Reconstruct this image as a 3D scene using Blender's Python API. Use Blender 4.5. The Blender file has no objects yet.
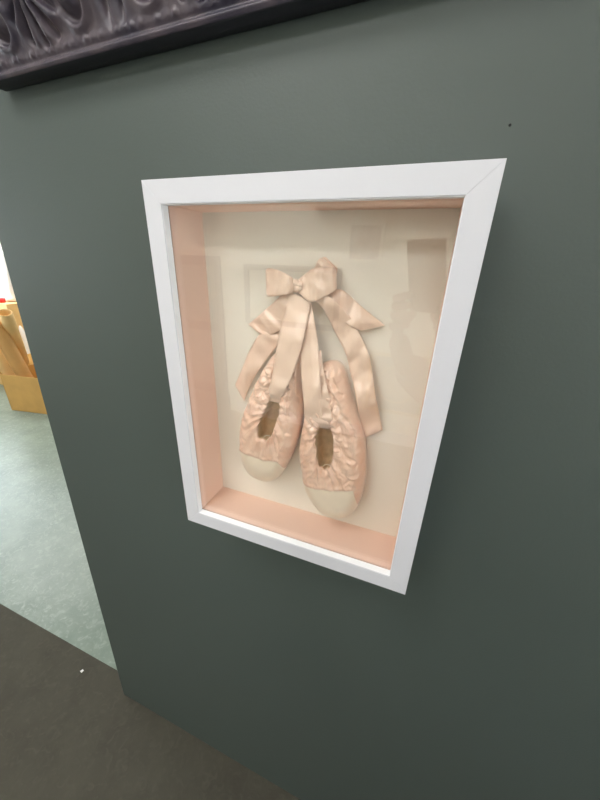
import bpy, bmesh, math, random
from mathutils import Vector, Matrix, noise
random.seed(4)
PI = math.pi
scene = bpy.context.scene
COL = scene.collection

# ------------------------------------------------------------------ camera
FPX = 325.0
CAM = Vector((.33993, -.44212, 1.6126))
RX = Vector((.93345525, .3574278, .03011092)).normalized()
RD = Vector((.16781065, -.36097178, -.91735433)).normalized()      # image down
RF = RX.cross(RD).normalized()
RD = RF.cross(RX).normalized()
cd = bpy.data.cameras.new('camera'); cam = bpy.data.objects.new('camera', cd); COL.objects.link(cam)
cd.sensor_fit = 'VERTICAL'; cd.sensor_height = 36; cd.sensor_width = 27
cd.lens = FPX * 36 / 800; cd.clip_start = .01; cd.clip_end = 60
m = Matrix((( RX.x, -RD.x, -RF.x, CAM.x), (RX.y, -RD.y, -RF.y, CAM.y), (RX.z, -RD.z, -RF.z, CAM.z), (0, 0, 0, 1)))
cam.matrix_world = m
scene.camera = cam
vs = scene.view_settings
vs.view_transform = 'Standard'; vs.look = 'None'; vs.gamma = 1; vs.exposure = -0.03; vs.use_curve_mapping = False

def at(u, v, Y):
    """world point seen at a measured place of the photograph, on the plane y = Y"""
    d = RX * (u - 300) + RD * (v - 400) + RF * FPX
    return CAM + d * ((Y - CAM.y) / d.y)
def atz(u, v, Z=0.0):
    d = RX * (u - 300) + RD * (v - 400) + RF * FPX
    return CAM + d * ((Z - CAM.z) / d.z)

# ------------------------------------------------------------------ helpers
def lin(r, g, b):
    f = lambda c: (c / 255 / 12.92) if c <= 10 else ((c / 255 + .055) / 1.055) ** 2.4
    return (f(r), f(g), f(b), 1)

def obj(name, bm, mat=None, parent=None, smooth=False):
    me = bpy.data.meshes.new(name)
    bmesh.ops.recalc_face_normals(bm, faces=bm.faces)
    bm.to_mesh(me); bm.free()
    if smooth:
        for p in me.polygons: p.use_smooth = True
    o = bpy.data.objects.new(name, me); COL.objects.link(o)
    if mat: me.materials.append(mat)
    if parent: o.parent = parent; o.matrix_parent_inverse = Matrix.Translation(parent.location).inverted() if False else Matrix.Identity(4)
    return o
def empty(name, loc, label, cat, group=None):
    o = bpy.data.objects.new(name, None); COL.objects.link(o); o.location = loc; o.empty_display_size = .05
    tag(o, label, cat, group); return o
def tag(o, label, cat, group=None, kind=None):
    o['label'] = label; o['category'] = cat
    if group: o['group'] = group
    if kind: o['kind'] = kind
    return o
def shift(bm, parent):                       # world coordinates -> the thing's own
    bmesh.ops.translate(bm, verts=bm.verts, vec=-parent.location)
def part(name, bm, mat, parent, smooth=False):
    if parent.parent is None: shift(bm, parent)
    else:
        bmesh.ops.translate(bm, verts=bm.verts, vec=-parent.parent.location)
    return obj(name, bm, mat, parent, smooth)
def struct(name, bm, mat, smooth=False):
    o = obj(name, bm, mat, None, smooth); o['kind'] = 'structure'; return o

def box(bm, x0, x1, y0, y1, z0, z1, bev=0, seg=2):
    r = bmesh.ops.create_cube(bm, size=1)
    vs_ = r['verts']
    for v in vs_:
        v.co = Vector((x0 + (v.co.x + .5) * (x1 - x0), y0 + (v.co.y + .5) * (y1 - y0), z0 + (v.co.z + .5) * (z1 - z0)))
    if bev:
        es = list({e for v in vs_ for e in v.link_edges})
        bmesh.ops.bevel(bm, geom=es, offset=bev, segments=seg, affect='EDGES', profile=.6)
def BX(*a, **k):
    bm = bmesh.new(); box(bm, *a, **k); return bm
def tube(bm, pts, r, seg=10, cap=True):
    rings = []
    n = len(pts)
    rr = r if isinstance(r, (list, tuple)) else [r] * n
    up = Vector((0, 0, 1))
    for i, p in enumerate(pts):
        t = (pts[min(i + 1, n - 1)] - pts[max(i - 1, 0)]).normalized()
        a = t.cross(up if abs(t.z) < .9 else Vector((1, 0, 0))).normalized(); b = t.cross(a)
        rings.append([bm.verts.new(p + (a * math.cos(q * 2 * PI / seg) + b * math.sin(q * 2 * PI / seg)) * rr[i]) for q in range(seg)])
    for i in range(n - 1):
        for q in range(seg):
            bm.faces.new((rings[i][q], rings[i][(q + 1) % seg], rings[i + 1][(q + 1) % seg], rings[i + 1][q]))
    if cap:
        bm.faces.new(rings[0]); bm.faces.new(rings[-1][::-1])

def cr(P, t):                                 # Catmull-Rom through a list of tuples, t in 0..1
    n = len(P) - 1; x = max(0, min(n - 1e-9, t * n)); i = int(x); f = x - i
    p0 = P[max(i - 1, 0)]; p1 = P[i]; p2 = P[i + 1]; p3 = P[min(i + 2, n)]
    return [.5 * (2 * b + (c - a) * f + (2 * a - 5 * b + 4 * c - d) * f * f + (3 * b - a - 3 * c + d) * f ** 3) for a, b, c, d in zip(p0, p1, p2, p3)]
def closed(P, n):                             # closed Catmull-Rom, resampled by arc length
    N = len(P); S = []
    for k in range(N * 24):
        x = k / 24; i = int(x); f = x - i
        p0, p1, p2, p3 = P[(i - 1) % N], P[i % N], P[(i + 1) % N], P[(i + 2) % N]
        S.append([.5 * (2 * b + (c - a) * f + (2 * a - 5 * b + 4 * c - d) * f * f + (3 * b - a - 3 * c + d) * f ** 3) for a, b, c, d in zip(p0, p1, p2, p3)])
    L = [0]
    for k in range(len(S)):
        a, b = S[k], S[(k + 1) % len(S)]; L.append(L[-1] + math.hypot(a[0] - b[0], a[1] - b[1]))
    out = []; j = 0
    for k in range(n):
        s = L[-1] * k / n
        while L[j + 1] < s: j += 1
        f = (s - L[j]) / max(1e-9, L[j + 1] - L[j]); a, b = S[j], S[(j + 1) % len(S)]
        out.append((a[0] + (b[0] - a[0]) * f, a[1] + (b[1] - a[1]) * f))
    return out
def sm(a, b, x):
    x = max(0, min(1, (x - a) / (b - a))); return x * x * (3 - 2 * x)

# ------------------------------------------------------------------ materials
def mat(name, col, rough=.5, bump=0, bscale=200, var=0, vscale=5, metal=0, spec=.5, sheen=0, col2=None, coat=0, detail=3, emit=None):
    m = bpy.data.materials.new(name); m.use_nodes = True; nt = m.node_tree; N = nt.nodes; Lk = nt.links
    b = N['Principled BSDF']
    b.inputs['Base Color'].default_value = col; b.inputs['Roughness'].default_value = rough
    b.inputs['Metallic'].default_value = metal; b.inputs['Specular IOR Level'].default_value = spec
    if sheen: b.inputs['Sheen Weight'].default_value = sheen; b.inputs['Sheen Roughness'].default_value = .4
    if coat: b.inputs['Coat Weight'].default_value = coat; b.inputs['Coat Roughness'].default_value = .15
    if emit: b.inputs['Emission Color'].default_value = emit[0]; b.inputs['Emission Strength'].default_value = emit[1]
    tc = N.new('ShaderNodeTexCoord')
    n = N.new('ShaderNodeTexNoise'); n.inputs['Scale'].default_value = vscale; n.inputs['Detail'].default_value = detail
    Lk.new(tc.outputs['Object'], n.inputs['Vector'])
    mx = N.new('ShaderNodeMix'); mx.data_type = 'RGBA'
    rp = N.new('ShaderNodeMapRange'); rp.inputs[1].default_value = .3; rp.inputs[2].default_value = .7
    Lk.new(n.outputs['Fac'], rp.inputs[0]); Lk.new(rp.outputs[0], mx.inputs['Factor'])
    c2 = col2 or tuple(c * (1 - var) for c in col[:3]) + (1,)
    mx.inputs['A'].default_value = col; mx.inputs['B'].default_value = c2
    Lk.new(mx.outputs['Result'], b.inputs['Base Color'])
    if bump:
        n2 = N.new('ShaderNodeTexNoise'); n2.inputs['Scale'].default_value = bscale; n2.inputs['Detail'].default_value = 4
        Lk.new(tc.outputs['Object'], n2.inputs['Vector'])
        bp = N.new('ShaderNodeBump'); bp.inputs['Strength'].default_value = bump; bp.inputs['Distance'].default_value = .002
        Lk.new(n2.outputs['Fac'], bp.inputs['Height']); Lk.new(bp.outputs['Normal'], b.inputs['Normal'])
    return m

M_wall = mat('grey_green_wall_paint', lin(75, 84, 80), .5, .12, 260, .05, 1.3)
M_slip = mat('bright_white_slip', lin(246, 247, 250), .4, .05, 300, .01, 3)
M_white = mat('white_frame_lacquer', lin(213, 213, 219), .38, .05, 300, .02, 3, spec=.4)
M_peach = mat('peach_lining_card', lin(248, 213, 195), .75, .1, 500, .05, 8)
M_back = mat('cream_backing_card', lin(243, 236, 224), .8, .08, 500, .03, 6)
M_satin = mat('peach_satin', lin(249, 215, 193), .22, .10, 900, .10, 60, sheen=.35, spec=.9, col2=lin(243, 200, 174))
M_cap = mat('toe_satin_matt', lin(244, 226, 204), .5, .15, 700, .06, 90, sheen=.3, spec=.4)
M_ribbon = mat('satin_ribbon', lin(246, 214, 192), .29, .06, 1200, .05, 30, sheen=.3, spec=.8)
M_lining = mat('canvas_shoe_lining', lin(228, 196, 158), .9, .4, 900, .3, 60)
M_sole = mat('suede_sole', lin(200, 170, 140), .9, .3, 600, .1, 40)
M_cord = mat('cotton_drawstring', lin(232, 222, 205), .8)
M_cream = mat('cream_wall_paint', lin(238, 232, 216), .7, .05, 200, .03, 2)
M_far = mat('white_wall_paint', lin(235, 234, 228), .7, .05, 200, .03, 2)
M_ceil = mat('ceiling_paint', lin(236, 235, 230), .8, .05, 100, .02, 2)
M_card = mat('corrugated_cardboard', lin(212, 164, 92), .85, .15, 300, .1, 9)
M_kraft = mat('kraft_paper', lin(214, 162, 96), .6, .1, 200, .1, 12)
M_kraft2 = mat('pale_kraft_paper', lin(240, 200, 136), .6, .1, 200, .1, 12)
M_plast = mat('white_wrapping', lin(243, 240, 236), .4, .3, 30, .04, 12)
M_red = mat('red_tape', lin(205, 40, 40), .4)
M_carved = mat('dark_carved_wood', lin(92, 82, 88), .42, .35, 160, .45, 25, spec=.45, col2=lin(52, 48, 62))
M_edge = mat('frame_edge_shade', lin(36, 36, 42), .5, .1, 200, .2, 10)  # near-black colour stands in for the shade under the carved frame
M_canvas = mat('painted_canvas', lin(92, 74, 60), .6, .3, 300, 0, 7, col2=lin(40, 52, 58))
M_gilt = mat('pale_gold_frame', lin(226, 208, 164), .4, .1, 200, .1, 10)
M_mount = mat('picture_mount', lin(172, 172, 158), .7, 0, 100, .15, 9)
M_print = mat('muted_print', lin(150, 118, 110), .6, 0, 100, 0, 9, col2=lin(220, 214, 206))
M_metal = mat('brushed_metal', lin(190, 190, 190), .35, metal=1)
M_door = mat('brown_door_paint', lin(120, 104, 96), .5, .1, 100, .1, 3)
M_paper = mat('white_paper', lin(235, 235, 230), .8)
M_hole = mat('nail_hole_dark', lin(20, 22, 22), .9)
M_phone = mat('phone_case', lin(168, 130, 116), .35)
M_skin = mat('skin', lin(205, 152, 124), .5, .1, 300, .1, 20)
M_hair = mat('brown_hair', lin(62, 42, 32), .5, .6, 120, .4, 90)
M_shirt = mat('dusky_sweater', lin(196, 168, 154), .85, .4, 300, .15, 20)
M_trous = mat('dark_trousers', lin(40, 42, 50), .85, .3, 300, .15, 20)
M_shoe2 = mat('black_leather', lin(25, 24, 24), .4)

def floor_mat(name, ca, cb, cc, rough, stretch=1):
    m = bpy.data.materials.new(name); m.use_nodes = True; nt = m.node_tree; N = nt.nodes; L = nt.links
    b = N['Principled BSDF']; b.inputs['Roughness'].default_value = rough
    tc = N.new('ShaderNodeTexCoord')
    n1 = N.new('ShaderNodeTexNoise'); n1.inputs['Scale'].default_value = 5; n1.inputs['Detail'].default_value = 8; n1.inputs['Roughness'].default_value = .7
    n2 = N.new('ShaderNodeTexNoise'); n2.inputs['Scale'].default_value = 38; n2.inputs['Detail'].default_value = 6; n2.inputs['Distortion'].default_value = 1.2
    for n in (n1, n2): L.new(tc.outputs['Object'], n.inputs['Vector'])
    r1 = N.new('ShaderNodeMapRange'); r1.inputs[1].default_value = .35; r1.inputs[2].default_value = .65; L.new(n1.outputs['Fac'], r1.inputs[0])
    r2 = N.new('ShaderNodeMapRange'); r2.inputs[1].default_value = .52; r2.inputs[2].default_value = .72; L.new(n2.outputs['Fac'], r2.inputs[0])
    m1 = N.new('ShaderNodeMix'); m1.data_type = 'RGBA'; m1.inputs['A'].default_value = ca; m1.inputs['B'].default_value = cb; L.new(r1.outputs[0], m1.inputs['Factor'])
    m2 = N.new('ShaderNodeMix'); m2.data_type = 'RGBA'; L.new(m1.outputs['Result'], m2.inputs['A']); m2.inputs['B'].default_value = cc; L.new(r2.outputs[0], m2.inputs['Factor'])
    L.new(m2.outputs['Result'], b.inputs['Base Color'])
    bp = N.new('ShaderNodeBump'); bp.inputs['Strength'].default_value = .4; bp.inputs['Distance'].default_value = .003
    L.new(n2.outputs['Fac'], bp.inputs['Height']); L.new(bp.outputs['Normal'], b.inputs['Normal'])
    return m
M_teal = floor_mat('worn_teal_floor', lin(131, 143, 131), lin(112, 125, 114), lin(144, 155, 143), .32)
M_carpet = floor_mat('dark_brown_carpet', lin(76, 73, 62), lin(66, 62, 53), lin(78, 75, 64), .95)

def glass_mat():
    m = bpy.data.materials.new('clear_glazing'); m.use_nodes = True; nt = m.node_tree; N = nt.nodes; L = nt.links
    N.remove(N['Principled BSDF'])
    g = N.new('ShaderNodeBsdfGlossy'); g.inputs['Roughness'].default_value = 0.0; g.inputs['Color'].default_value = (1, 1, 1, 1)
    t = N.new('ShaderNodeBsdfTransparent'); t.inputs['Color'].default_value = (.985, .99, .985, 1)
    lw = N.new('ShaderNodeLayerWeight'); lw.inputs['Blend'].default_value = .5
    p = N.new('ShaderNodeMath'); p.operation = 'POWER'; p.inputs[1].default_value = 5; L.new(lw.outputs['Facing'], p.inputs[0])
    a = N.new('ShaderNodeMath'); a.operation = 'MULTIPLY_ADD'; a.inputs[1].default_value = .94; a.inputs[2].default_value = GLASS_F0; L.new(p.outputs[0], a.inputs[0])
    mx = N.new('ShaderNodeMixShader'); L.new(a.outputs[0], mx.inputs[0]); L.new(t.outputs[0], mx.inputs[1]); L.new(g.outputs[0], mx.inputs[2])
    L.new(mx.outputs[0], N['Material Output'].inputs['Surface'])
    return m
GLASS_F0 = .06
M_glass = glass_mat()

# ------------------------------------------------------------------ the room
X0, X1, Y0, Y1, ZC = -4.9, 2.4, -2.6, 3.3, 2.75
bm = bmesh.new()                                   # the dark partition; its free end leans a little
T = .14
lo, hi = -.530, -.530 + ZC * .0505
pts = [(lo, 0), (X1, 0), (X1, ZC), (hi, ZC)]
f = [bm.verts.new((x, 0, z)) for x, z in pts]; b_ = [bm.verts.new((x, T, z)) for x, z in pts]
bm.faces.new(f); bm.faces.new(b_[::-1])
for i in range(4): bm.faces.new((f[i], f[(i + 1) % 4], b_[(i + 1) % 4], b_[i]))
struct('wall_front', bm, M_wall)
SEAMY = .051
struct('floor', BX(X0, X1, Y0 - .5, SEAMY, -.1, 0), M_carpet)
struct('floor_teal', BX(X0, X1, SEAMY, Y1, -.1, 0), M_teal)
struct('ceiling', BX(X0, X1, Y0 - .5, Y1, ZC, ZC + .1), M_ceil)
bm = bmesh.new(); vy0, vy1, vz0, vz1 = -2.2, -.7, .9, 2.3
box(bm, X1, X1 + .1, Y0 - .5, vy0, 0, ZC); box(bm, X1, X1 + .1, vy1, Y1, 0, ZC)
box(bm, X1, X1 + .1, vy0, vy1, 0, vz0); box(bm, X1, X1 + .1, vy0, vy1, vz1, ZC)
struct('wall_right', bm, M_cream)
bm = bmesh.new()
for a in (vy0, (vy0 + vy1) / 2 - .025, vy1 - .05): box(bm, X1 + .02, X1 + .08, a, a + .05, vz0, vz1)
for a in (vz0, vz1 - .05): box(bm, X1 + .02, X1 + .08, vy0, vy1, a, a + .05)
wf2 = struct('window_2', bm, M_white)
obj('pane', BX(X1 + .049, X1 + .055, vy0 + .02, vy1 - .02, vz0 + .02, vz1 - .02), M_glass, wf2)
struct('wall_far', BX(X0, X1, Y1, Y1 + .1, 0, ZC), M_far)
bm = bmesh.new()
box(bm, -1.47, X1, Y0 - .1, Y0, 0, ZC); box(bm, -1.57, -1.47, Y0 - .5, Y0, 0, ZC); box(bm, X0, -1.57, Y0 - .5, Y0 - .4, 0, ZC)
struct('wall_back', bm, M_cream)
# left wall with a window
bm = bmesh.new(); wy0, wy1, wz0, wz1 = -1.4, 2.4, 1.0, 2.4
box(bm, X0 - .1, X0, Y0 - .5, wy0, 0, ZC); box(bm, X0 - .1, X0, wy1, Y1, 0, ZC)
box(bm, X0 - .1, X0, wy0, wy1, 0, wz0); box(bm, X0 - .1, X0, wy0, wy1, wz1, ZC)
struct('wall_left', bm, M_far)
bm = bmesh.new()
for a in (wy0, (wy0 + wy1) / 2 - .025, wy1 - .05): box(bm, X0 - .08, X0 - .02, a, a + .05, wz0, wz1)
for a in (wz0, wz1 - .05): box(bm, X0 - .08, X0 - .02, wy0, wy1, a, a + .05)
wf = struct('window_1', bm, M_white)
pg = obj('pane', BX(X0 - .055, X0 - .049, wy0 + .02, wy1 - .02, wz0 + .02, wz1 - .02), M_glass, wf)
struct('trim_1', BX(-.62, 1.5, Y0, Y0 + .10, 1.98, 2.08, bev=.012), M_mount)
struct('trim_2', BX(-1.47, X1, Y0, Y0 + .015, 0, .12), M_white)

# ------------------------------------------------------------------ the shadow box frame
S = .38; H = 1.368 * S; YF = -.0855; YB = -.0057; ZT = (4.4547) * S; RW = .0655 * S
fx0, fx1, fz1, fz0 = 0, S, ZT, ZT - H
sb = empty('shadow_box_frame', (S / 2, -.001, fz0), 'white deep shadow box frame with a peach lining, hung on the dark grey wall', 'picture frame')
YG = YF + .011
outer = [(fx0, fz1), (fx1, fz1), (fx1, fz0), (fx0, fz0)]
inner = [(fx0 + RW, fz1 - RW), (fx1 - RW, fz1 - RW), (fx1 - RW, fz0 + RW), (fx0 + RW, fz0 + RW)]
for i in range(4):
    j = (i + 1) % 4
    bm = bmesh.new()
    q = [outer[i], outer[j], inner[j], inner[i]]
    # shrink along the mitre a hair so the joint reads
    cx = sum(p[0] for p in q) / 4; cz = sum(p[1] for p in q) / 4
    def ring(y, qq): return [bm.verts.new((x, y, z)) for x, z in qq]
    tx, tz = (q[1][0] - q[0][0]), (q[1][1] - q[0][1]); l = math.hypot(tx, tz); tx /= l; tz /= l
    e = .00006
    q = [(q[0][0] + tx * e, q[0][1] + tz * e), (q[1][0] - tx * e, q[1][1] - tz * e), (q[2][0] - tx * e, q[2][1] - tz * e), (q[3][0] + tx * e, q[3][1] + tz * e)]
    a = ring(YF, q); b = ring(YG - .0002, q)
    bm.faces.new(a); bm.faces.new(b[::-1])
    for k in range(4): bm.faces.new((a[k], a[(k + 1) % 4], b[(k + 1) % 4], b[k]))
    es = [ed for ed in bm.edges if abs(ed.verts[0].co.y - YF) < 1e-5 and abs(ed.verts[1].co.y - YF) < 1e-5]
    bmesh.ops.bevel(bm, geom=es, offset=.0003, segments=2, affect='EDGES')
    part('frame_rail', bm, M_white, sb)
bm = bmesh.new(); a0, a1, c0, c1 = fx0 + RW, fx1 - RW, fz0 + RW, fz1 - RW; st_ = .0008; ya, yb = YF + .0012, YG - .0002
box(bm, a0 + .00005, a0 + st_, ya, yb, c0 + .00005, c1 - .00005); box(bm, a1 - st_, a1 - .00005, ya, yb, c0 + .00005, c1 - .00005)
box(bm, a0 + st_, a1 - st_, ya, yb, c0 + .00005, c0 + st_); box(bm, a0 + st_, a1 - st_, ya, yb, c1 - st_, c1 - .00005)
sl = part('inner_slip', bm, M_slip, sb); sl['label'] = 'bright white inner edge of the frame'
bm = bmesh.new()                                   # deep white sides behind the rails
w = .008
for (a0, a1, c0, c1) in ((fx0 + .0008, fx0 + w, fz0 + .0008, fz1 - .0008), (fx1 - w, fx1 - .0008, fz0 + .0008, fz1 - .0008),
                         (fx0 + w, fx1 - w, fz0 + .0008, fz0 + w), (fx0 + w, fx1 - w, fz1 - w, fz1 - .0008)):
    box(bm, a0, a1, YG + .0001, -.0015, c0, c1)
part('box_side', bm, M_white, sb)
g = .0006
ix0, ix1, iz0, iz1 = fx0 + RW - g, fx1 - RW + g, fz0 + RW - g, fz1 - RW + g
part('glass', BX(ix0 - .004, ix1 + .004, YG + .0002, YG + .0022, iz0 - .004, iz1 + .004), M_glass, sb)
bm = bmesh.new(); lt = .003; ly0 = YG + .0026
box(bm, ix0 - lt, ix0, ly0, YB, iz0 - lt, iz1 + lt); box(bm, ix1, ix1 + lt, ly0, YB, iz0 - lt, iz1 + lt)
box(bm, ix0, ix1, ly0, YB, iz0 - lt, iz0); box(bm, ix0, ix1, ly0, YB, iz1, iz1 + lt)
part('side_lining', bm, M_peach, sb)
part('backing_board', BX(ix0 - lt, ix1 + lt, YB, -.002, iz0 - lt, iz1 + lt), M_back, sb)

# ------------------------------------------------------------------ pointe shoes
def interp(P, x):
    if x <= P[0][0]: return P[0][1]
    for (a, b), (c, d) in zip(P, P[1:]):
        if x <= c: return b + (d - b) * (x - a) / (c - a)
    return P[-1][1]

def pointe_shoe(label, out_px, open_px, seam, toe, heel, seed, H0):
    NT, NR = 300, 70
    base = at(*toe, YB); root = empty('pointe_shoe', base, label, 'ballet shoe', None)
    O = closed(out_px, NT); I = closed(open_px, NT)
    ax = Vector((heel[0] - toe[0], heel[1] - toe[1])); LL = ax.length; ax.normalize()
    bm = bmesh.new(); px = bm.verts.layers.float_vector.new('px')
    rings = []
    ncx = sum(p[0] for p in I) / NT; ncy = sum(p[1] for p in I) / NT
    RIM = 8
    for r in range(NR + RIM):
        ring = []
        for k in range(NT):
            th = k / NT
            o = Vector(O[k]); i = Vector(I[k])
            # scalloped, gathered rim
            sc = math.sin(th * 2 * PI * 17 + 2.2 * math.sin(th * 2 * PI * 3 + seed))
            d = (o - i); dl = d.length; dn = d / max(dl, 1e-6)
            i = i + dn * (.55 * sc + 1.1 * noise.noise(Vector((math.cos(th * 2 * PI) * 3.2, math.sin(th * 2 * PI) * 3.2, seed))))
            if r < NR:
                t = r / (NR - 1)
                if t < .12:                         # side: from the sole out to the widest line
                    s = t / .12
                    p = o + (i - o) * (.03 * (1 - math.sin(s * PI / 2)))
                    h = H0 * .38 * s
                    tt = 0
                else:
                    tt = (t - .12) / .88
                    tt2 = tt ** 1.25
                    p = o.lerp(i, tt2)
                    # dome: reach full height after a distance about 13 px from the outline
                    dist = tt2 * dl
                    dome = math.sqrt(max(0, 1 - (1 - min(1, dist / 15.5)) ** 2))
                    h = H0 * (.38 + .62 * dome)
            else:                                    # the rim rolls over into the shoe
                s = (r - NR + 1) / RIM * PI * .62
                p = i - dn * (1.5 * math.sin(s)); h = H0 - .0032 * (1 - math.cos(s)); tt = 1; t = 1
            u = ((p - Vector(toe)).dot(ax)) / LL      # 0 toe .. 1 heel
            side = (p - Vector(toe)).dot(Vector((-ax.y, ax.x)))
            # overall height along the shoe: rounded toe box, lower behind
            hh = h * (1 - .10 * sm(.3, .55, u) - .16 * sm(.7, 1.0, u))
            sv = p.y - interp(seam, p.x)              # >0: below the seam, on the toe cap
            cloth = sm(1.0, -2.5, sv) if tt > 0 else sm(1.0, -2.5, sv) * .4
            sx = p.x; sy = p.y
            # gathers running out from the opening
            fold = math.sin(th * 2 * PI * 17 + 2.2 * math.sin(th * 2 * PI * 3 + seed) + 1.5 * noise.noise(Vector((th * 9, tt * 3, seed))))
            near = sm(.28, 1, tt) if r < NR else 1
            gath = .0015 * fold * near * (1 if r < NR else .7)
            q = Vector((sx * .16, sy * .16, seed))
            wr = noise.noise(q * .55 + Vector((noise.noise(q * .5) * 1.5, noise.noise(q * .5 + Vector((9, 3, 1))) * 1.5, 0)))
            wr2 = 1 - abs(noise.noise(q * .9 + Vector((5 + 1.2 * noise.noise(q), 2, 7)))) * 2.6
            # long oblique creases on the quarter (towards the heel)
            cr_ = math.sin((side * .9 + (p - Vector(toe)).dot(ax) * .42) * .75 + 3 * noise.noise(q * .4))
            band = sm(0, .16, tt) if r < NR else .6
            fine = noise.noise(Vector((sx * .42 + 2 * noise.noise(q), sy * .30, seed + 3)))
            heel_ = 1 + .7 * sm(.45, .8, u)
            dn_h = cloth * (1.2 * gath + heel_ * band * (.0009 * fine + .0021 * wr + .0014 * max(wr2, -.6) + .0011 * cr_ * sm(.30, .5, u)))
            pile = .0012 * cloth * sm(-4.5, -1.2, sv) * (1 if tt > 0 else .3)      # puffed edge over the toe cap
            if sv < 1 and tt > 0: dn_h += pile * (1 + .8 * noise.noise(Vector((sx * .8, 0, seed))))
            if sv > -1: dn_h += -.0006 * sm(4, 0, sv) * (1 if tt > 0 else 0)
            n_ = max(.0004, hh + dn_h) if r else .0003
            P3 = at(p.x, p.y, YB - n_)
            # the outline was read at half thickness, the rim at full: keep x/z on fixed depth, so the shape is a real solid
            ref = YB - (.018 + (.016 * (tt if r < NR else 1)))
            A = at(p.x, p.y, ref)
            v = bm.verts.new((A.x, YB - n_, A.z)); v[px] = Vector((p.x, p.y, sv))
            ring.append(v)
        rings.append(ring)
    for a, b in zip(rings, rings[1:]):
        for k in range(NT):
            bm.faces.new((a[k], a[(k + 1) % NT], b[(k + 1) % NT], b[k]))
    last = [v.co.copy() for v in rings[-1]]; first = [v.co.copy() for v in rings[0]]
    # cut along the seam
    new = []
    for e in list(bm.edges):
        a, b = e.verts; sa, sb_ = a[px].z, b[px].z
        if sa * sb_ < 0:
            f_ = sa / (sa - sb_)
            ne, nv = bmesh.utils.edge_split(e, a, f_); nv[px] = Vector((0, 0, 0)); new.append(nv)
    bmesh.ops.connect_verts(bm, verts=new)
    cap = bm.copy(); cpx = cap.verts.layers.float_vector['px']
    bmesh.ops.delete(bm, geom=[f_ for f_ in bm.faces if sum(v[px].z for v in f_.verts) > 0], context='FACES')
    bmesh.ops.delete(cap, geom=[f_ for f_ in cap.faces if sum(v[cpx].z for v in f_.verts) <= 0], context='FACES')
    for B in (bm, cap): bmesh.ops.delete(B, geom=[v for v in B.verts if not v.link_faces], context='VERTS')
    part('upper', bm, M_satin, root, True)
    tc = part('toe_cap', cap, M_cap, root, True); tc['label'] = 'paler matt satin toe cap'
    # lining: inside wall and insole
    bm = bmesh.new(); rg = []
    c = sum(last, Vector()) / NT
    for s, y in ((0, 0), (-.06, .35), (-.05, .7), (.0, .92), (.25, 1.0), (.6, 1.0), (.92, 1.0)):
        rg.append([bm.verts.new(Vector((p.x + (c.x - p.x) * s, p.y + (YB - .005 - p.y) * y, p.z + (c.z - p.z) * s))) for p in last])
    for a, b in zip(rg, rg[1:]):
        for k in range(NT): bm.faces.new((a[k], a[(k + 1) % NT], b[(k + 1) % NT], b[k]))
    bm.faces.new(rg[-1])
    part('lining', bm, M_lining, root, True)
    bm = bmesh.new()
    a = [bm.verts.new(p) for p in first]; b = [bm.verts.new(Vector((p.x, YB - .0001, p.z))) for p in first]
    bm.faces.new(a); bm.faces.new(b[::-1])
    for k in range(NT): bm.faces.new((a[k], a[(k + 1) % NT], b[(k + 1) % NT], b[k]))
    part('sole', bm, M_sole, root)
    # drawstring bow end at the throat
    lowest = max(open_px, key=lambda p: p[1])
    bm = bmesh.new(); pts = []
    for k in range(15):
        a_ = PI * (1.05 + k / 14 * .95)
        q = (lowest[0] + .3 + 4.0 * math.cos(a_), lowest[1] - 1.0 + 3.6 * math.sin(a_))
        pts.append(at(q[0], q[1], YB - H0 * .90 + .0035))
    tube(bm, pts, .00045, 6)
    part('drawstring', bm, M_cord, root, True)
    return root

L_out = [(265, 480.5), (252, 475), (244, 463), (240.6, 447), (240.4, 431), (242.5, 416), (248.5, 399.5), (256, 383), (265, 366), (276, 352), (289, 346), (299, 353), (302, 370), (302, 390), (302, 410), (300.5, 427), (296.5, 443), (289.5, 460), (282, 473.5), (275, 479.5)]
L_open = [(267.0, 440), (261, 438.0), (257.3, 432), (258.6, 421), (263.2, 410), (268.6, 400), (273, 390), (279, 385), (282.5, 389), (281.5, 399.5), (281, 409), (277.5, 422), (273, 435)]
R_out = [(338.5, 517), (324.5, 512.5), (313, 500), (306, 487), (302.5, 470), (299.5, 452), (301.5, 432), (305, 414), (309, 395), (313, 376), (320, 365), (332, 361.5), (341, 367), (347.5, 385), (353, 404), (359, 422), (364, 442), (366, 463), (365, 484), (360, 501), (351.5, 513)]
R_open = [(326.5, 469), (319.5, 465), (316.2, 452), (314.5, 438), (318, 426), (321, 414), (325.5, 405), (330, 409), (331.5, 425), (334.5, 437), (335.2, 452), (332, 464)]
# outlines run in the same sense and both start at the toe end
shoeL = pointe_shoe('pink satin ballet pointe shoe on the left, the shorter and higher of the pair', L_out, L_open,
                    [(238, 448), (246, 449), (255, 453), (266, 457), (281, 457.5), (284.5, 462), (288, 475), (292, 500)], (262, 480), (287, 350), 1.3, .040)
shoeR = pointe_shoe('pink satin ballet pointe shoe on the right, hanging lower, towards the box bottom', R_out, R_open,
                    [(298, 475), (306, 479), (318, 484), (333, 486.5), (350, 485), (355.5, 484), (358, 496), (361, 520)], (335, 517), (326, 362), 6.7, .042)

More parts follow.
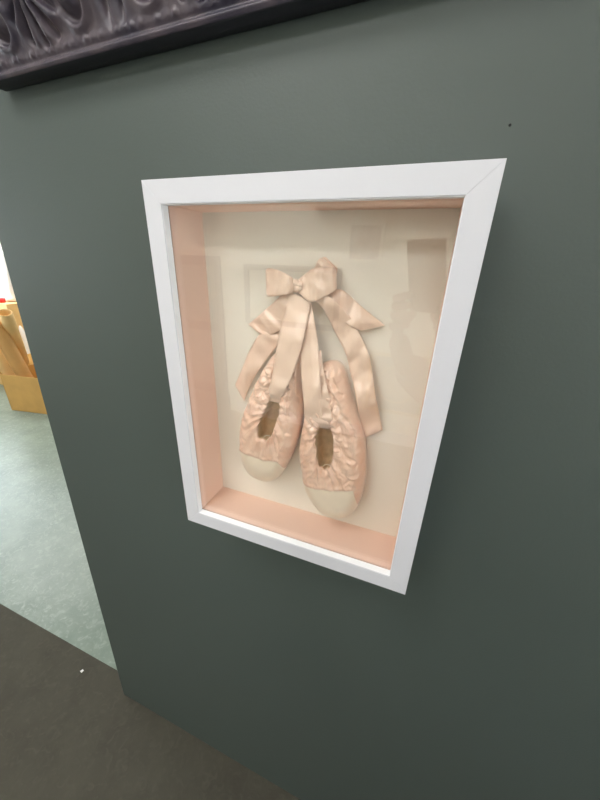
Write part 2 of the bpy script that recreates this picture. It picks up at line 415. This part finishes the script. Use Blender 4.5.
# ------------------------------------------------------------------ ribbons
def ribbon(name, parent, st, n=70, wob=.0007, seed=0, mat_=M_ribbon, wav=.0022, wn=5, cup=0.0, nw=12):
    """st: stations (left x, left y, right x, right y, height left, height right) along the band"""
    bm = bmesh.new(); rows = []
    for k in range(n + 1):
        a = cr(st, k / n); row = []
        for j in range(nw + 1):
            s = j / nw
            u = a[0] + (a[2] - a[0]) * s; v = a[1] + (a[3] - a[1]) * s
            h = a[4] + (a[5] - a[4]) * s
            h += wob * (noise.noise(Vector((u * .09 + seed, v * .09, k / n * 3))) * 1.4 + .5 * noise.noise(Vector((u * .3, v * .08, seed))))
            h += cup * (1 - (2 * s - 1) ** 2)
            h += wav * sm(0, .15, k / n) * sm(1, .88, k / n) * (math.sin(k / n * wn * PI + s * 1.3 + seed) + .4 * math.sin(k / n * wn * 2.3 * PI - s * 2 + seed * 2))
            P = at(u, v, YB - h)
            row.append(bm.verts.new(P))
        rows.append(row)
    for a, b in zip(rows, rows[1:]):
        for j in range(nw): bm.faces.new((a[j], a[j + 1], b[j + 1], b[j]))
    o = part(name, bm, mat_, parent, True)
    s = o.modifiers.new('thickness', 'SOLIDIFY'); s.thickness = .0005; s.offset = 0
    return o
def K(*s): return [tuple(x) for x in s]
mm = .001
# the two ribbons that run down into the shoes
ribbon('ribbon', shoeL, K((290, 292, 311, 301, 22*mm, 22*mm), (285, 312, 308, 318, 27*mm, 29*mm), (279.5, 333, 304, 336, 33*mm, 35*mm), (276, 352, 299.5, 354, 38*mm, 40*mm),
                          (272.5, 374, 292, 376, 41*mm, 42*mm), (269.0, 389, 285.0, 391, 41*mm, 41*mm), (269.5, 396, 281.5, 398, 36*mm, 36*mm), (270, 401, 280, 403, 29*mm, 29*mm)), cup=.0016, seed=2, n=90)
ribbon('ribbon', shoeR, K((301, 303, 311, 301, 14*mm, 16*mm), (300.5, 322, 314, 318, 20*mm, 22*mm), (299.5, 346, 318, 342, 30*mm, 31*mm), (301, 370, 319.5, 367, 37*mm, 38*mm),
                          (302.5, 390, 320.5, 386, 41*mm, 43*mm), (304, 405, 321.5, 402, 43*mm, 44*mm), (305, 418, 323, 416, 41*mm, 42*mm), (311, 424, 329, 424, 35*mm, 36*mm), (316, 427, 330, 429, 28*mm, 28*mm)), cup=.002, seed=5, n=90)
ribbon('ribbon', shoeR, K((318, 352, 321, 350, 28*mm, 26*mm), (319, 375, 324, 372, 38*mm, 36*mm), (319.5, 395, 328, 392, 42*mm, 39*mm), (320, 412, 331, 410, 42*mm, 40*mm), (321, 421, 331.5, 421, 39*mm, 38*mm), (322, 427, 331, 428, 33*mm, 32*mm)), seed=7)

bow = empty('ribbon_bow', at(297, 286, YB), 'pink satin ribbon tied in a bow with long trailing tails, above both shoes', 'bow')
# loops, each going out in front and coming back behind
ribbon('loop', bow, K((297, 281, 296, 291, 26*mm, 26*mm), (289, 275.5, 288, 294, 30*mm, 30*mm), (278, 270, 277, 296, 31*mm, 30*mm), (269, 268.2, 268.5, 296.5, 28*mm, 26*mm),
                      (265.6, 270, 266.5, 294.5, 23*mm, 20*mm), (268, 271, 269, 294, 18*mm, 16*mm), (281, 275, 281, 293, 17*mm, 16*mm), (297, 282, 297, 290, 20*mm, 20*mm)), n=90, wob=.0022, wav=.0008, seed=11, cup=.002)
ribbon('loop', bow, K((297, 281, 298, 291, 27*mm, 27*mm), (303, 275.5, 303, 297, 31*mm, 33*mm), (313, 268.5, 311, 302, 33*mm, 36*mm), (325, 266.8, 324, 297, 32*mm, 33*mm),
                      (333.5, 268, 334.5, 291, 28*mm, 27*mm), (336, 273, 336.8, 288, 22*mm, 20*mm), (333, 271, 333, 289, 17*mm, 15*mm), (316, 273, 315, 296, 15*mm, 15*mm), (298, 282, 298, 290, 20*mm, 20*mm)), n=100, wob=.0026, wav=.0008, seed=15, cup=.0018)
ribbon('loop', bow, K((306, 283, 312, 292, 13*mm, 14*mm), (313, 272, 326, 288, 16*mm, 17*mm), (317, 262, 335, 282, 19*mm, 17*mm), (320.5, 258, 337, 272, 18*mm, 15*mm), (326, 257.5, 336.5, 268, 12*mm, 11*mm), (322, 264, 330, 278, 7*mm, 8*mm)), seed=19, wob=.001)
# knot
bm = bmesh.new(); rows = []
for k in range(25):
    a = k / 24 * 2 * PI; row = []
    for j in range(9):
        s = j / 8 - .5
        wv = 1 + .12 * math.sin(j * 2.4) + .1 * math.cos(a * 3 + j)
        u = 297.3 + s * (7.5 + 1.5 * math.cos(a)); 
        v = 286 + 6.6 * math.sin(a) * wv + s * 2
        row.append(bm.verts.new(at(u, v, YB - (.0265 + .0075 * math.cos(a) * wv))))
    rows.append(row)
for a, b in zip(rows, rows[1:]):
    for j in range(8): bm.faces.new((a[j], a[j + 1], b[j + 1], b[j]))
o = part('knot', bm, M_ribbon, bow, True); s_ = o.modifiers.new('t', 'SOLIDIFY'); s_.thickness = .0005
# tails
ribbon('tail', bow, K((288, 288, 296, 296, 22*mm, 22*mm), (277, 299, 291, 311, 18*mm, 20*mm), (266, 309, 284, 326, 14*mm, 18*mm), (257, 317, 273, 334.5, 9*mm, 15*mm), (248.2, 324.5, 259.5, 333.5, 5*mm, 11*mm)), seed=22, wob=.0012, cup=.0015)
ribbon('tail', bow, K((276, 318, 297, 326, 15*mm, 15*mm), (266, 327, 286, 335, 10*mm, 12*mm), (256, 339, 278, 345, 6*mm, 11*mm), (247.5, 355, 266, 360, 7*mm, 11*mm), (241, 371, 253, 380, 5*mm, 8*mm), (235, 385, 244, 401, 4*mm, 6*mm)), seed=27, wob=.0014, cup=.002)
ribbon('tail', bow, K((304, 284, 303, 294, 18*mm, 18*mm), (322, 290, 318, 301, 17*mm, 22*mm), (342, 290, 331, 308, 14*mm, 20*mm), (360, 305, 347, 324, 9*mm, 17*mm), (385, 325.5, 361, 331, 4*mm, 10*mm)), seed=31, wob=.0012, cup=.001)
ribbon('tail', bow, K((305, 289, 303, 297, 22*mm, 22*mm), (322, 293, 318, 303, 24*mm, 22*mm), (340, 305, 328, 318, 24*mm, 19*mm), (353, 322, 337, 336, 17*mm, 14*mm), (363, 341, 345.5, 353, 11*mm, 10*mm), (369.5, 357, 349.5, 369, 12*mm, 12*mm),
                      (373, 377, 353.5, 384, 19*mm, 19*mm), (375.5, 396, 357, 404, 20*mm, 20*mm), (378.5, 410, 360, 419, 12*mm, 13*mm), (382.5, 430, 365.8, 437.5, 5*mm, 7*mm)), n=110, seed=36, wav=.0034, wn=6, wob=.0014, cup=.0012)

# ------------------------------------------------------------------ carved dark picture frame above
PFW, PFH, PR = .95, .78, .105
pf = empty('carved_picture_frame', (0, 0, 0), 'large dark wooden picture frame carved with leaves, cut off at the top left', 'picture frame')
ang = math.radians(1.25)
org = Vector((-.318, -.001, 1.835))
ca, sa = math.cos(ang), math.sin(ang)
def pfw(u, d, v):                                   # u along the bottom, v up, d out of the wall
    return Vector((org.x + u * ca - v * sa, org.y - d, org.z + u * sa + v * ca))
fans = [(.055 + .17 * k, .072) for k in range(-1, 8)]
def carve(s, w, L_):
    """height of the moulding at s along the rail and w across it (0 outer edge)"""
    # base profile: bead at the outer edge, hollow, swelling ogee, inner bead
    b = .026
    b += .004 * math.exp(-((w - .004) / .0035) ** 2)
    b -= .003 * math.exp(-((w - .0105) / .003) ** 2)
    b += .024 * sm(.012, .075, w)
    b += -.012 * sm(.082, .090, w) + .006 * math.exp(-((w - .098) / .004) ** 2)
    h = 0
    # small nubs in a row next to the bead
    nb = s / .0125; fr = nb - math.floor(nb) - .5
    h += .0022 * math.exp(-((w - .0165) / .0032) ** 2) * max(0, math.cos(fr * PI * 1.1)) * (.5 + 1.1 * noise.noise(Vector((s * 60, 1, 2))))
    if .014 < w < .086:
        per = .24; k = round((s - .139) / per); c = .139 + k * per
        dx = s - c; dy = w - .066
        r = math.hypot(dx, dy); a = math.atan2(dx, -dy)
        env = sm(.014, .024, w) * sm(.088, .080, w)
        reach = .088 if abs(a) < 2 else .04
        lobes = (.5 + .5 * math.cos(a * 11.5)) ** 1.3
        fan = (.006 - lobes * .016) * sm(.006, .020, r) * sm(.052, .040, r) * sm(1.25, .95, abs(a))
        # swirling volutes between the fans
        c2 = c + math.copysign(.066, dx); ex = s - c2; ey = w - .050; r2 = math.hypot(ex, ey); a2 = math.atan2(ey, ex)
        vol = .006 * math.cos(r2 * 300 + a2 * 1.0) * sm(.036, .016, r2)
        dr = -.014 * math.exp(-((abs(abs(dx) - .120) - .013 - (w - .05) * .15) / .006) ** 2 - ((w - .046) / .020) ** 2)
        h += env * (fan + vol + dr + .002 * noise.noise(Vector((s * 55, w * 55, 4))))
        h += .010 * math.exp(-(r / .008) ** 2)
    return b + h
def rail(ax_len, place, nU, nV):
    bm = bmesh.new(); rows = []; edge_v = set()
    prof = [(0.0, .002), (0.0, .012), (.0, .022)] + [(PR * j / nV, None) for j in range(nV + 1)] + [(PR, .012), (PR, .002)]
    for i in range(nU + 1):
        row = []
        for (w, d) in prof:
            s0, s1 = w, ax_len - w; s = s0 + (s1 - s0) * i / nU
            dd = carve(s, w, ax_len) if d is None else d
            row.append(bm.verts.new(place(s, dd, w)))
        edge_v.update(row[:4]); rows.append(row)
    for a, b in zip(rows, rows[1:]):
        for j in range(len(prof) - 1): bm.faces.new((a[j], a[j + 1], b[j + 1], b[j]))
        bm.faces.new((a[-1], a[0], b[0], b[-1]))
    bm.faces.new(rows[0]); bm.faces.new(rows[-1][::-1])
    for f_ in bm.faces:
        if all(v in edge_v for v in f_.verts): f_.material_index = 1  # outer edge faces get the painted-in shade colour
    return bm
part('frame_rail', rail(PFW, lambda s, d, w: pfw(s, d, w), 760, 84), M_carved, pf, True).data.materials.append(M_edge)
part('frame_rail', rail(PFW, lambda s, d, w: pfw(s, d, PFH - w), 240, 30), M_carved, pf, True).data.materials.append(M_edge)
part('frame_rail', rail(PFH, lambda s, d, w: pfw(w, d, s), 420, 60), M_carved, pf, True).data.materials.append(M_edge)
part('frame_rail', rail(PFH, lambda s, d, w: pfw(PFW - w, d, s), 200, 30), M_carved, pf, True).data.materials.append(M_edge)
bm = bmesh.new()
vv = [bm.verts.new(pfw(u, d, v)) for d in (.006, .012) for u, v in ((PR - .004, PR - .004), (PFW - PR + .004, PR - .004), (PFW - PR + .004, PFH - PR + .004), (PR - .004, PFH - PR + .004))]
for q in ((0, 1, 2, 3), (7, 6, 5, 4), (0, 4, 5, 1), (1, 5, 6, 2), (2, 6, 7, 3), (3, 7, 4, 0)): bm.faces.new([vv[k] for k in q])
part('canvas', bm, M_canvas, pf)

# ------------------------------------------------------------------ small marks
bm = bmesh.new(); c = at(510, 125, -.0003)
bmesh.ops.create_cone(bm, segments=12, radius1=.0013, radius2=.0008, depth=.0012, cap_ends=True, matrix=Matrix.Translation(Vector((c.x, -.0007, c.z))) @ Matrix.Rotation(PI / 2, 4, 'X'))
tag(obj('nail_head', bm, M_hole), 'tiny dark nail head in the wall, right of and above the white frame', 'nail')
c = atz(82, 671)
bm = bmesh.new(); vv = [bm.verts.new(c + Vector((a, b, .0008 + z))) for a, b, z in ((-.006, -.004, .001), (.005, -.006, 0), (.008, .003, .003), (-.002, .006, 0))]
bm.faces.new(vv); o = obj('paper_scrap', bm, M_paper); o.modifiers.new('t', 'SOLIDIFY').thickness = .0008
tag(o, 'tiny white paper scrap lying on the dark carpet', 'litter')

# ------------------------------------------------------------------ things in the left room
def hull_box(pts_bottom, h, th, name, label, cat):
    c = sum(pts_bottom, Vector()) / 4
    t = empty(name, (c.x, c.y, 0), label, cat)
    return t
# open cardboard box standing on the teal floor
A = atz(12, 410); B = atz(44, 414)
ux = (B - A).normalized(); uy = Vector((-ux.y, ux.x, 0))
if uy.dot(Vector((-1, 1, 0))) < 0: uy = -uy
bw = (B - A).length * 1.25; bd = .62
zt = None
d = RX * (1 - 300) + RD * (374 - 400) + RF * FPX
tA = ((A - CAM).to_2d().length) / d.to_2d().length
bh = (CAM + d * tA).z
bx_root = empty('cardboard_box', (A.x, A.y, 0), 'open brown cardboard box on the teal floor, packed with paper rolls', 'box')
def panel(name, P, q, e, h, th, tilt=0, lift=0):
    bm = bmesh.new(); nrm = Vector((-e.y, e.x, 0)).normalized() * th
    a = P; b = P + e * q
    lean = Vector((-e.y, e.x, 0)).normalized() * tilt
    base = [a, b, b + nrm, a + nrm]
    lo_ = [bm.verts.new(Vector((p.x, p.y, lift))) for p in base]; hi_ = [bm.verts.new(Vector((p.x + lean.x, p.y + lean.y, lift + h))) for p in base]
    bm.faces.new(lo_[::-1]); bm.faces.new(hi_)
    for k in range(4): bm.faces.new((lo_[k], lo_[(k + 1) % 4], hi_[(k + 1) % 4], hi_[k]))
    return part(name, bm, M_card, bx_root)
panel('side_panel', A, bw, ux, bh, .006)
panel('side_panel', A + uy * bd, bw, ux, bh, .006)
panel('side_panel', A, bd, uy, bh, -.006)
panel('side_panel', A + ux * bw, bd, uy, bh, .006)
bm = bmesh.new(); vv = [bm.verts.new(Vector((p.x, p.y, z))) for z in (.001, .007) for p in (A, A + ux * bw, A + ux * bw + uy * bd, A + uy * bd)]
for q in ((0, 3, 2, 1), (4, 5, 6, 7), (0, 1, 5, 4), (1, 2, 6, 5), (2, 3, 7, 6), (3, 0, 4, 7)): bm.faces.new([vv[k] for k in q])
part('bottom_panel', bm, M_card, bx_root)
panel('flap', A + Vector((0, 0, 0)) - uy * .004, bd * .9, uy, .10, .004, tilt=.07, lift=bh + .001)

def roll(p0, p1, r, label, mt, group='paper rolls in the cardboard box'):
    """rolled sheet with an open, spiralled end"""
    t = (p1 - p0); L_ = t.length; t.normalize()
    a = t.cross(Vector((0, 0, 1))).normalized(); b = t.cross(a)
    bm = bmesh.new(); n = 56; prev = None; rows = []
    for k in range(n + 1):
        q = k / n; an = q * 2 * PI * 2.2; rr = r * (1 - .16 * q)
        o_ = (a * math.cos(an) + b * math.sin(an)) * rr
        rows.append([bm.verts.new(p0 + t * (L_ * s) + o_ * (1 + .03 * math.sin(6 * s + r * 90))) for s in (0, .2, .4, .6, .8, 1)])
    for x, y in zip(rows, rows[1:]):
        for j in range(5): bm.faces.new((x[j], x[j + 1], y[j + 1], y[j]))
    c0 = p0.copy(); bmesh.ops.translate(bm, verts=bm.verts, vec=-c0)
    o = obj('paper_roll', bm, mt, None, True); o.location = c0
    o.modifiers.new('t', 'SOLIDIFY').thickness = .0015
    tag(o, label, 'paper roll', group)
    return o
def ray_d(u, v, D):                                   # a point seen there, D metres away on the ground plan
    d = RX * (u - 300) + RD * (v - 400) + RF * FPX
    return CAM + d * (D / d.to_2d().length)
DA = (A - CAM).to_2d().length
def in_box_plane(u, v, fy):                      # seen there, in the plane parallel to the box front at fy of its depth
    d = RX * (u - 300) + RD * (v - 400) + RF * FPX
    nrm = uy; o_ = Vector((A.x, A.y, 0)) + uy * bd * fy
    return CAM + d * ((o_ - CAM).dot(nrm) / d.dot(nrm))
def leaning_roll(u1, v1, f1, u2, v2, f2, k_up, wpx, label, mt):
    P1 = in_box_plane(u1, v1, f1); P2 = in_box_plane(u2, v2, f2)
    t = (P2 - P1).normalized(); r = wpx / FPX * (P1 - CAM).dot(RF) * .5
    P0 = P1 - t * ((P1.z - .06) / t.z)
    return roll(P2 + t * k_up, P0, r, label, mt)
leaning_roll(23, 373, .14, 7, 345, .14, .36, 12.5, 'fat brown paper roll leaning out of the box, nearest the partition', M_kraft)
leaning_roll(8, 373, .14, -8, 345, .14, .40, 12.5, 'pale fat paper roll leaning left beside the brown one', M_kraft2)
leaning_roll(23, 362, .52, 5, 312.5, .17, .0, 10.5, 'narrow pale roll standing behind, its open curled end showing', M_kraft2)
leaning_roll(30, 352, .88, 15, 320, .88, .0, 7, 'slim roll with a whitish end beside the partition edge', M_plast)

# a white wrapped parcel on a stool-height crate behind
P = ray_d(-14, 300, DA + .70)
cr_t = empty('storage_carton', (P.x, P.y, 0), 'tall closed carton behind the open cardboard box, under the white parcel', 'box')
part('body', BX(P.x - .40, P.x + .28, P.y + .03, P.y + .55, 0, P.z - .03, bev=.004), M_kraft2, cr_t)
part('packing_tape', BX(P.x - .09, P.x - .03, P.y + .027, P.y + .0305, P.z - .25, P.z - .034), M_card, cr_t)
bm = bmesh.new(); box(bm, P.x - .30, P.x + .20, P.y + .17, P.y + .50, P.z - .0295, P.z + .50, bev=.05, seg=4)
bmesh.ops.subdivide_edges(bm, edges=[e for e in bm.edges if e.calc_length() > .1], cuts=6, use_grid_fill=True)
for v in bm.verts:
    if v.co.z > P.z - .02: v.co += Vector((1, 1, .6)) * .022 * noise.noise(v.co * 9)
wp = obj('wrapped_parcel', bm, M_plast, None, True); tag(wp, 'crumpled white wrapped parcel above the paper rolls, at the left edge', 'parcel')
bm = bmesh.new()
for rr, y0_ in ((.045, 0),):
    ring_o = []
    for k in range(32):
        a = k / 32 * 2 * PI
        ring_o.append([bm.verts.new(Vector((P.x + .09 + math.cos(a) * r_, P.y - .0 + math.sin(a) * r_ + .085, z_))) for r_, z_ in ((.05, P.z - .0298), (.05, P.z + .018), (.034, P.z + .018), (.034, P.z - .0298))])
    for k in range(32):
        for j in range(4): bm.faces.new((ring_o[k][j], ring_o[(k + 1) % 32][j], ring_o[(k + 1) % 32][(j + 1) % 4], ring_o[k][(j + 1) % 4]))
tape = obj('tape_roll', bm, M_red, None, True); tag(tape, 'red tape roll under the white wrapped parcel', 'tape')

# ------------------------------------------------------------------ opposite side of the room (seen only as reflections in the glass)
def hung(name, label, x0, x1, z0, z1, fw, fm, inner_m, y=Y0, extra=None, group=None):
    t = empty(name, ((x0 + x1) / 2, y + .001, z0), label, 'picture', group)
    bm = bmesh.new()
    box(bm, x0, x0 + fw, y + .001, y + .03, z0, z1, bev=.004); box(bm, x1 - fw, x1, y + .001, y + .03, z0, z1, bev=.004)
    box(bm, x0 + fw, x1 - fw, y + .001, y + .03, z0, z0 + fw, bev=.004); box(bm, x0 + fw, x1 - fw, y + .001, y + .03, z1 - fw, z1, bev=.004)
    part('frame_rail', bm, fm, t)
    part('print', BX(x0 + fw, x1 - fw, y + .002, y + .012, z0 + fw, z1 - fw), inner_m, t)
    if extra: extra(t)
def oval(t):
    bm = bmesh.new(); cx, cz = .20, .60; pts = [Vector((cx + .17 * math.cos(k / 40 * 2 * PI), Y0 + .017, cz + .17 * math.sin(k / 40 * 2 * PI))) for k in range(41)]
    tube(bm, pts, .006, 6); part('round_ornament', bm, M_gilt, t, True)
hung('framed_picture', 'wide framed picture low on the cream wall', -1.32, -.38, 1.02, 1.56, .05, M_door, M_cream)
hung('framed_picture', 'small framed print high on the cream wall', -.36, -.06, 1.60, 1.90, .03, M_cream, M_print)
hung('framed_picture', 'pale gold framed picture with a round ornament', -.06, .46, .32, .88, .03, M_gilt, M_mount, extra=oval)
dbm = BX(-2.45, -1.85, Y0 - .40, Y0 - .37, 0, 1.62); dd_ = struct('door_1', dbm, M_door)
obj('panel', BX(-2.38, -1.92, Y0 - .3698, Y0 - .362, .9, 1.52, bev=.003), M_mount, dd_); obj('panel', BX(-2.38, -1.92, Y0 - .3698, Y0 - .362, .12, .8, bev=.003), M_mount, dd_)

# ------------------------------------------------------------------ ceiling lights
def panel_light(x, y, sx, sy, e, label):
    t = empty('ceiling_light', (x, y, ZC - .001), label, 'ceiling light', 'ceiling panel lights')
    bm = bmesh.new(); f_ = .02
    box(bm, x - sx, x + sx, y - sy, y - sy + f_, ZC - .03, ZC - .001); box(bm, x - sx, x + sx, y + sy - f_, y + sy, ZC - .03, ZC - .001)
    box(bm, x - sx, x - sx + f_, y - sy + f_, y + sy - f_, ZC - .03, ZC - .001); box(bm, x + sx - f_, x + sx, y - sy + f_, y + sy - f_, ZC - .03, ZC - .001)
    part('frame', bm, M_white, t)
    m = mat('lit_diffuser', (1, 1, 1, 1), .5, emit=((1, .985, .96, 1), e))
    part('diffuser', BX(x - sx + f_, x + sx - f_, y - sy + f_, y + sy - f_, ZC - .02, ZC - .012), m, t)
panel_light(-.45, -.85, .45, .30, 10.5, 'ceiling panel light nearest the dark wall, left of the white frame')
panel_light(.75, -2.05, .45, .30, 12, 'ceiling panel light over the right of the room')
panel_light(-4.1, 1.3, .45, .30, 16, 'ceiling panel light over the teal floor')
panel_light(-3.8, 2.3, .60, .30, 18, 'ceiling panel light over the far end of the left room')
panel_light(-.6, -2.0, .60, .25, 14, 'ceiling panel light nearest the cream wall')

# daylight outside the window
w_ = bpy.data.worlds.new('daylight'); scene.world = w_; w_.use_nodes = True
w_.node_tree.nodes['Background'].inputs['Color'].default_value = (.82, .92, 1, 1); w_.node_tree.nodes['Background'].inputs['Strength'].default_value = 3
ld = bpy.data.lights.new('window_daylight', 'AREA'); ld.shape = 'RECTANGLE'; ld.size = 3.6; ld.size_y = 1.3; ld.energy = 90; ld.color = (.86, .94, 1)
lo_ = bpy.data.objects.new('window_daylight', ld); COL.objects.link(lo_); lo_.location = (X0 - .25, (wy0 + wy1) / 2, (wz0 + wz1) / 2)
lo_.rotation_euler = (0, -PI / 2, 0); lo_.rotation_euler = Vector((1, 0, -.15)).to_track_quat('-Z', 'Y').to_euler()

ld = bpy.data.lights.new('right_window_daylight', 'AREA'); ld.shape = 'RECTANGLE'; ld.size = 1.45; ld.size_y = 1.35; ld.energy = 13; ld.color = (.84, .93, 1)
lo_ = bpy.data.objects.new('right_window_daylight', ld); COL.objects.link(lo_); lo_.location = (X1 + .25, (vy0 + vy1) / 2, (vz0 + vz1) / 2)
lo_.rotation_euler = Vector((-1, .25, -.1)).to_track_quat('-Z', 'Y').to_euler()

# ------------------------------------------------------------------ the photographer
def skin_chain(name, verts, edges, radii, mt, parent, root_i=0, sub=2):
    me = bpy.data.meshes.new(name); me.from_pydata([Vector(v) - parent.location for v in verts], edges, []); me.update()
    o = bpy.data.objects.new(name, me); COL.objects.link(o); o.parent = parent; me.materials.append(mt)
    sk = o.modifiers.new('skin', 'SKIN'); sk.use_smooth_shade = True
    for i, r in enumerate(radii):
        r = r if isinstance(r, tuple) else (r, r)
        me.skin_vertices[0].data[i].radius = r; me.skin_vertices[0].data[i].use_root = (i == root_i)
    ss = o.modifiers.new('sub', 'SUBSURF'); ss.levels = sub; ss.render_levels = sub
    return o
pr = empty('person', (.66, -1.02, 0), 'person in a dusky sweater holding a phone up to photograph the frame', 'person')
V = [(.66, -1.02, .95), (.66, -1.02, 1.10), (.66, -1.01, 1.28), (.65, -.99, 1.44), (.59, -.97, 1.52), (.52, -.93, 1.585), (.50, -.905, 1.66), (.495, -.90, 1.72),
     (.50, -.96, 1.43), (.43, -.80, 1.20), (.31, -.60, 1.36), (.285, -.515, 1.45),
     (.82, -.97, 1.43), (.82, -.80, 1.20), (.50, -.60, 1.36), (.385, -.515, 1.45),
     (.57, -1.02, .90), (.56, -1.0, .50), (.56, -1.04, .09), (.56, -.93, .04),
     (.75, -1.02, .90), (.76, -1.0, .50), (.76, -1.04, .09), (.76, -.93, .04)]
E = [(0, 1), (1, 2), (2, 3), (3, 4), (4, 5), (5, 6), (6, 7), (3, 8), (8, 9), (9, 10), (10, 11), (3, 12), (12, 13), (13, 14), (14, 15), (0, 16), (16, 17), (17, 18), (18, 19), (0, 20), (20, 21), (21, 22), (22, 23)]
Rr = [(.15, .10), (.13, .09), (.15, .10), (.13, .08), .05, .055, .082, .068, .05, .042, .03, .026, .05, .042, .03, .026, .085, .055, .04, .03, .085, .055, .04, .03]
skin_chain('body', V, E, Rr, M_skin, pr)
skin_chain('sweater', [V[i] for i in (0, 1, 2, 3, 8, 9, 10, 12, 13, 14)], [(0, 1), (1, 2), (2, 3), (3, 4), (4, 5), (5, 6), (3, 7), (7, 8), (8, 9)],
           [(.165, .12), (.15, .11), (.165, .12), (.14, .09), .07, .066, .05, .064, .056, .043], M_shirt, pr)
skin_chain('trousers', [V[i] for i in (0, 16, 17, 18, 20, 21, 22)], [(0, 1), (1, 2), (2, 3), (0, 4), (4, 5), (5, 6)], [(.165, .12), .10, .072, .06, .10, .072, .06], M_trous, pr)
skin_chain('hair', [(.50, -.93, 1.66), (.498, -.925, 1.73), (.515, -.98, 1.62), (.56, -1.02, 1.50)], [(1, 0), (0, 2), (2, 3)], [.092, .088, .085, .06], M_hair, pr)
for sgn in (-1, 1):
    bm = bmesh.new(); bmesh.ops.create_uvsphere(bm, u_segments=12, v_segments=8, radius=.011, matrix=Matrix.Translation((.49 + sgn * .03, -.825, 1.675)))
    part('eye', bm, M_white, pr, True)
bm = bmesh.new(); bmesh.ops.create_cone(bm, segments=12, radius1=.014, radius2=.006, depth=.035, cap_ends=True, matrix=Matrix.Translation((.49, -.815, 1.648)) @ Matrix.Rotation(-.35, 4, 'X'))
part('nose', bm, M_skin, pr, True)
for sgn, xw in ((-1, .285), (1, .385)):
    bm = bmesh.new()
    for k in range(4):
        z = 1.455 + k * .021; L_ = (.9, 1, .96, .8)[k]
        tip = Vector((.335 + sgn * .028, -.447 - .001, z + .035)); w0 = Vector((xw, -.505, z + .01))
        kn = Vector((xw + sgn * .012, -.478, z + .028 * L_))
        tube(bm, [w0, kn.lerp(w0, .4), kn, kn.lerp(tip, .55), tip], [.0095, .0095, .009, .0085, .007], 8)
    tube(bm, [Vector((xw, -.515, 1.45)), Vector((xw - sgn * .012, -.512, 1.485)), Vector((xw - sgn * .03, -.500, 1.51))], [.012, .011, .008], 8)
    box(bm, xw - .012, xw + .012, -.53, -.495, 1.43, 1.53, bev=.009, seg=3)
    part('hand', bm, M_skin, pr, True)
ph = empty('mobile_phone', CAM - RF * .012 + RX * -.022 + RD * .035, 'phone held upright by the person', 'phone')
bm = bmesh.new(); box(bm, -.039, .039, -.004, .004, -.078, .078, bev=.0035, seg=3)
rot = Matrix((( RX.x, RF.x, -RD.x), (RX.y, RF.y, -RD.y), (RX.z, RF.z, -RD.z))).to_4x4()
bmesh.ops.transform(bm, matrix=rot, verts=bm.verts)
o = obj('case', bm, M_phone, ph, False)
bm = bmesh.new(); box(bm, -.035, .035, -.0055, -.0042, -.073, .073)
bmesh.ops.transform(bm, matrix=rot, verts=bm.verts); obj('screen', bm, M_shoe2, ph)
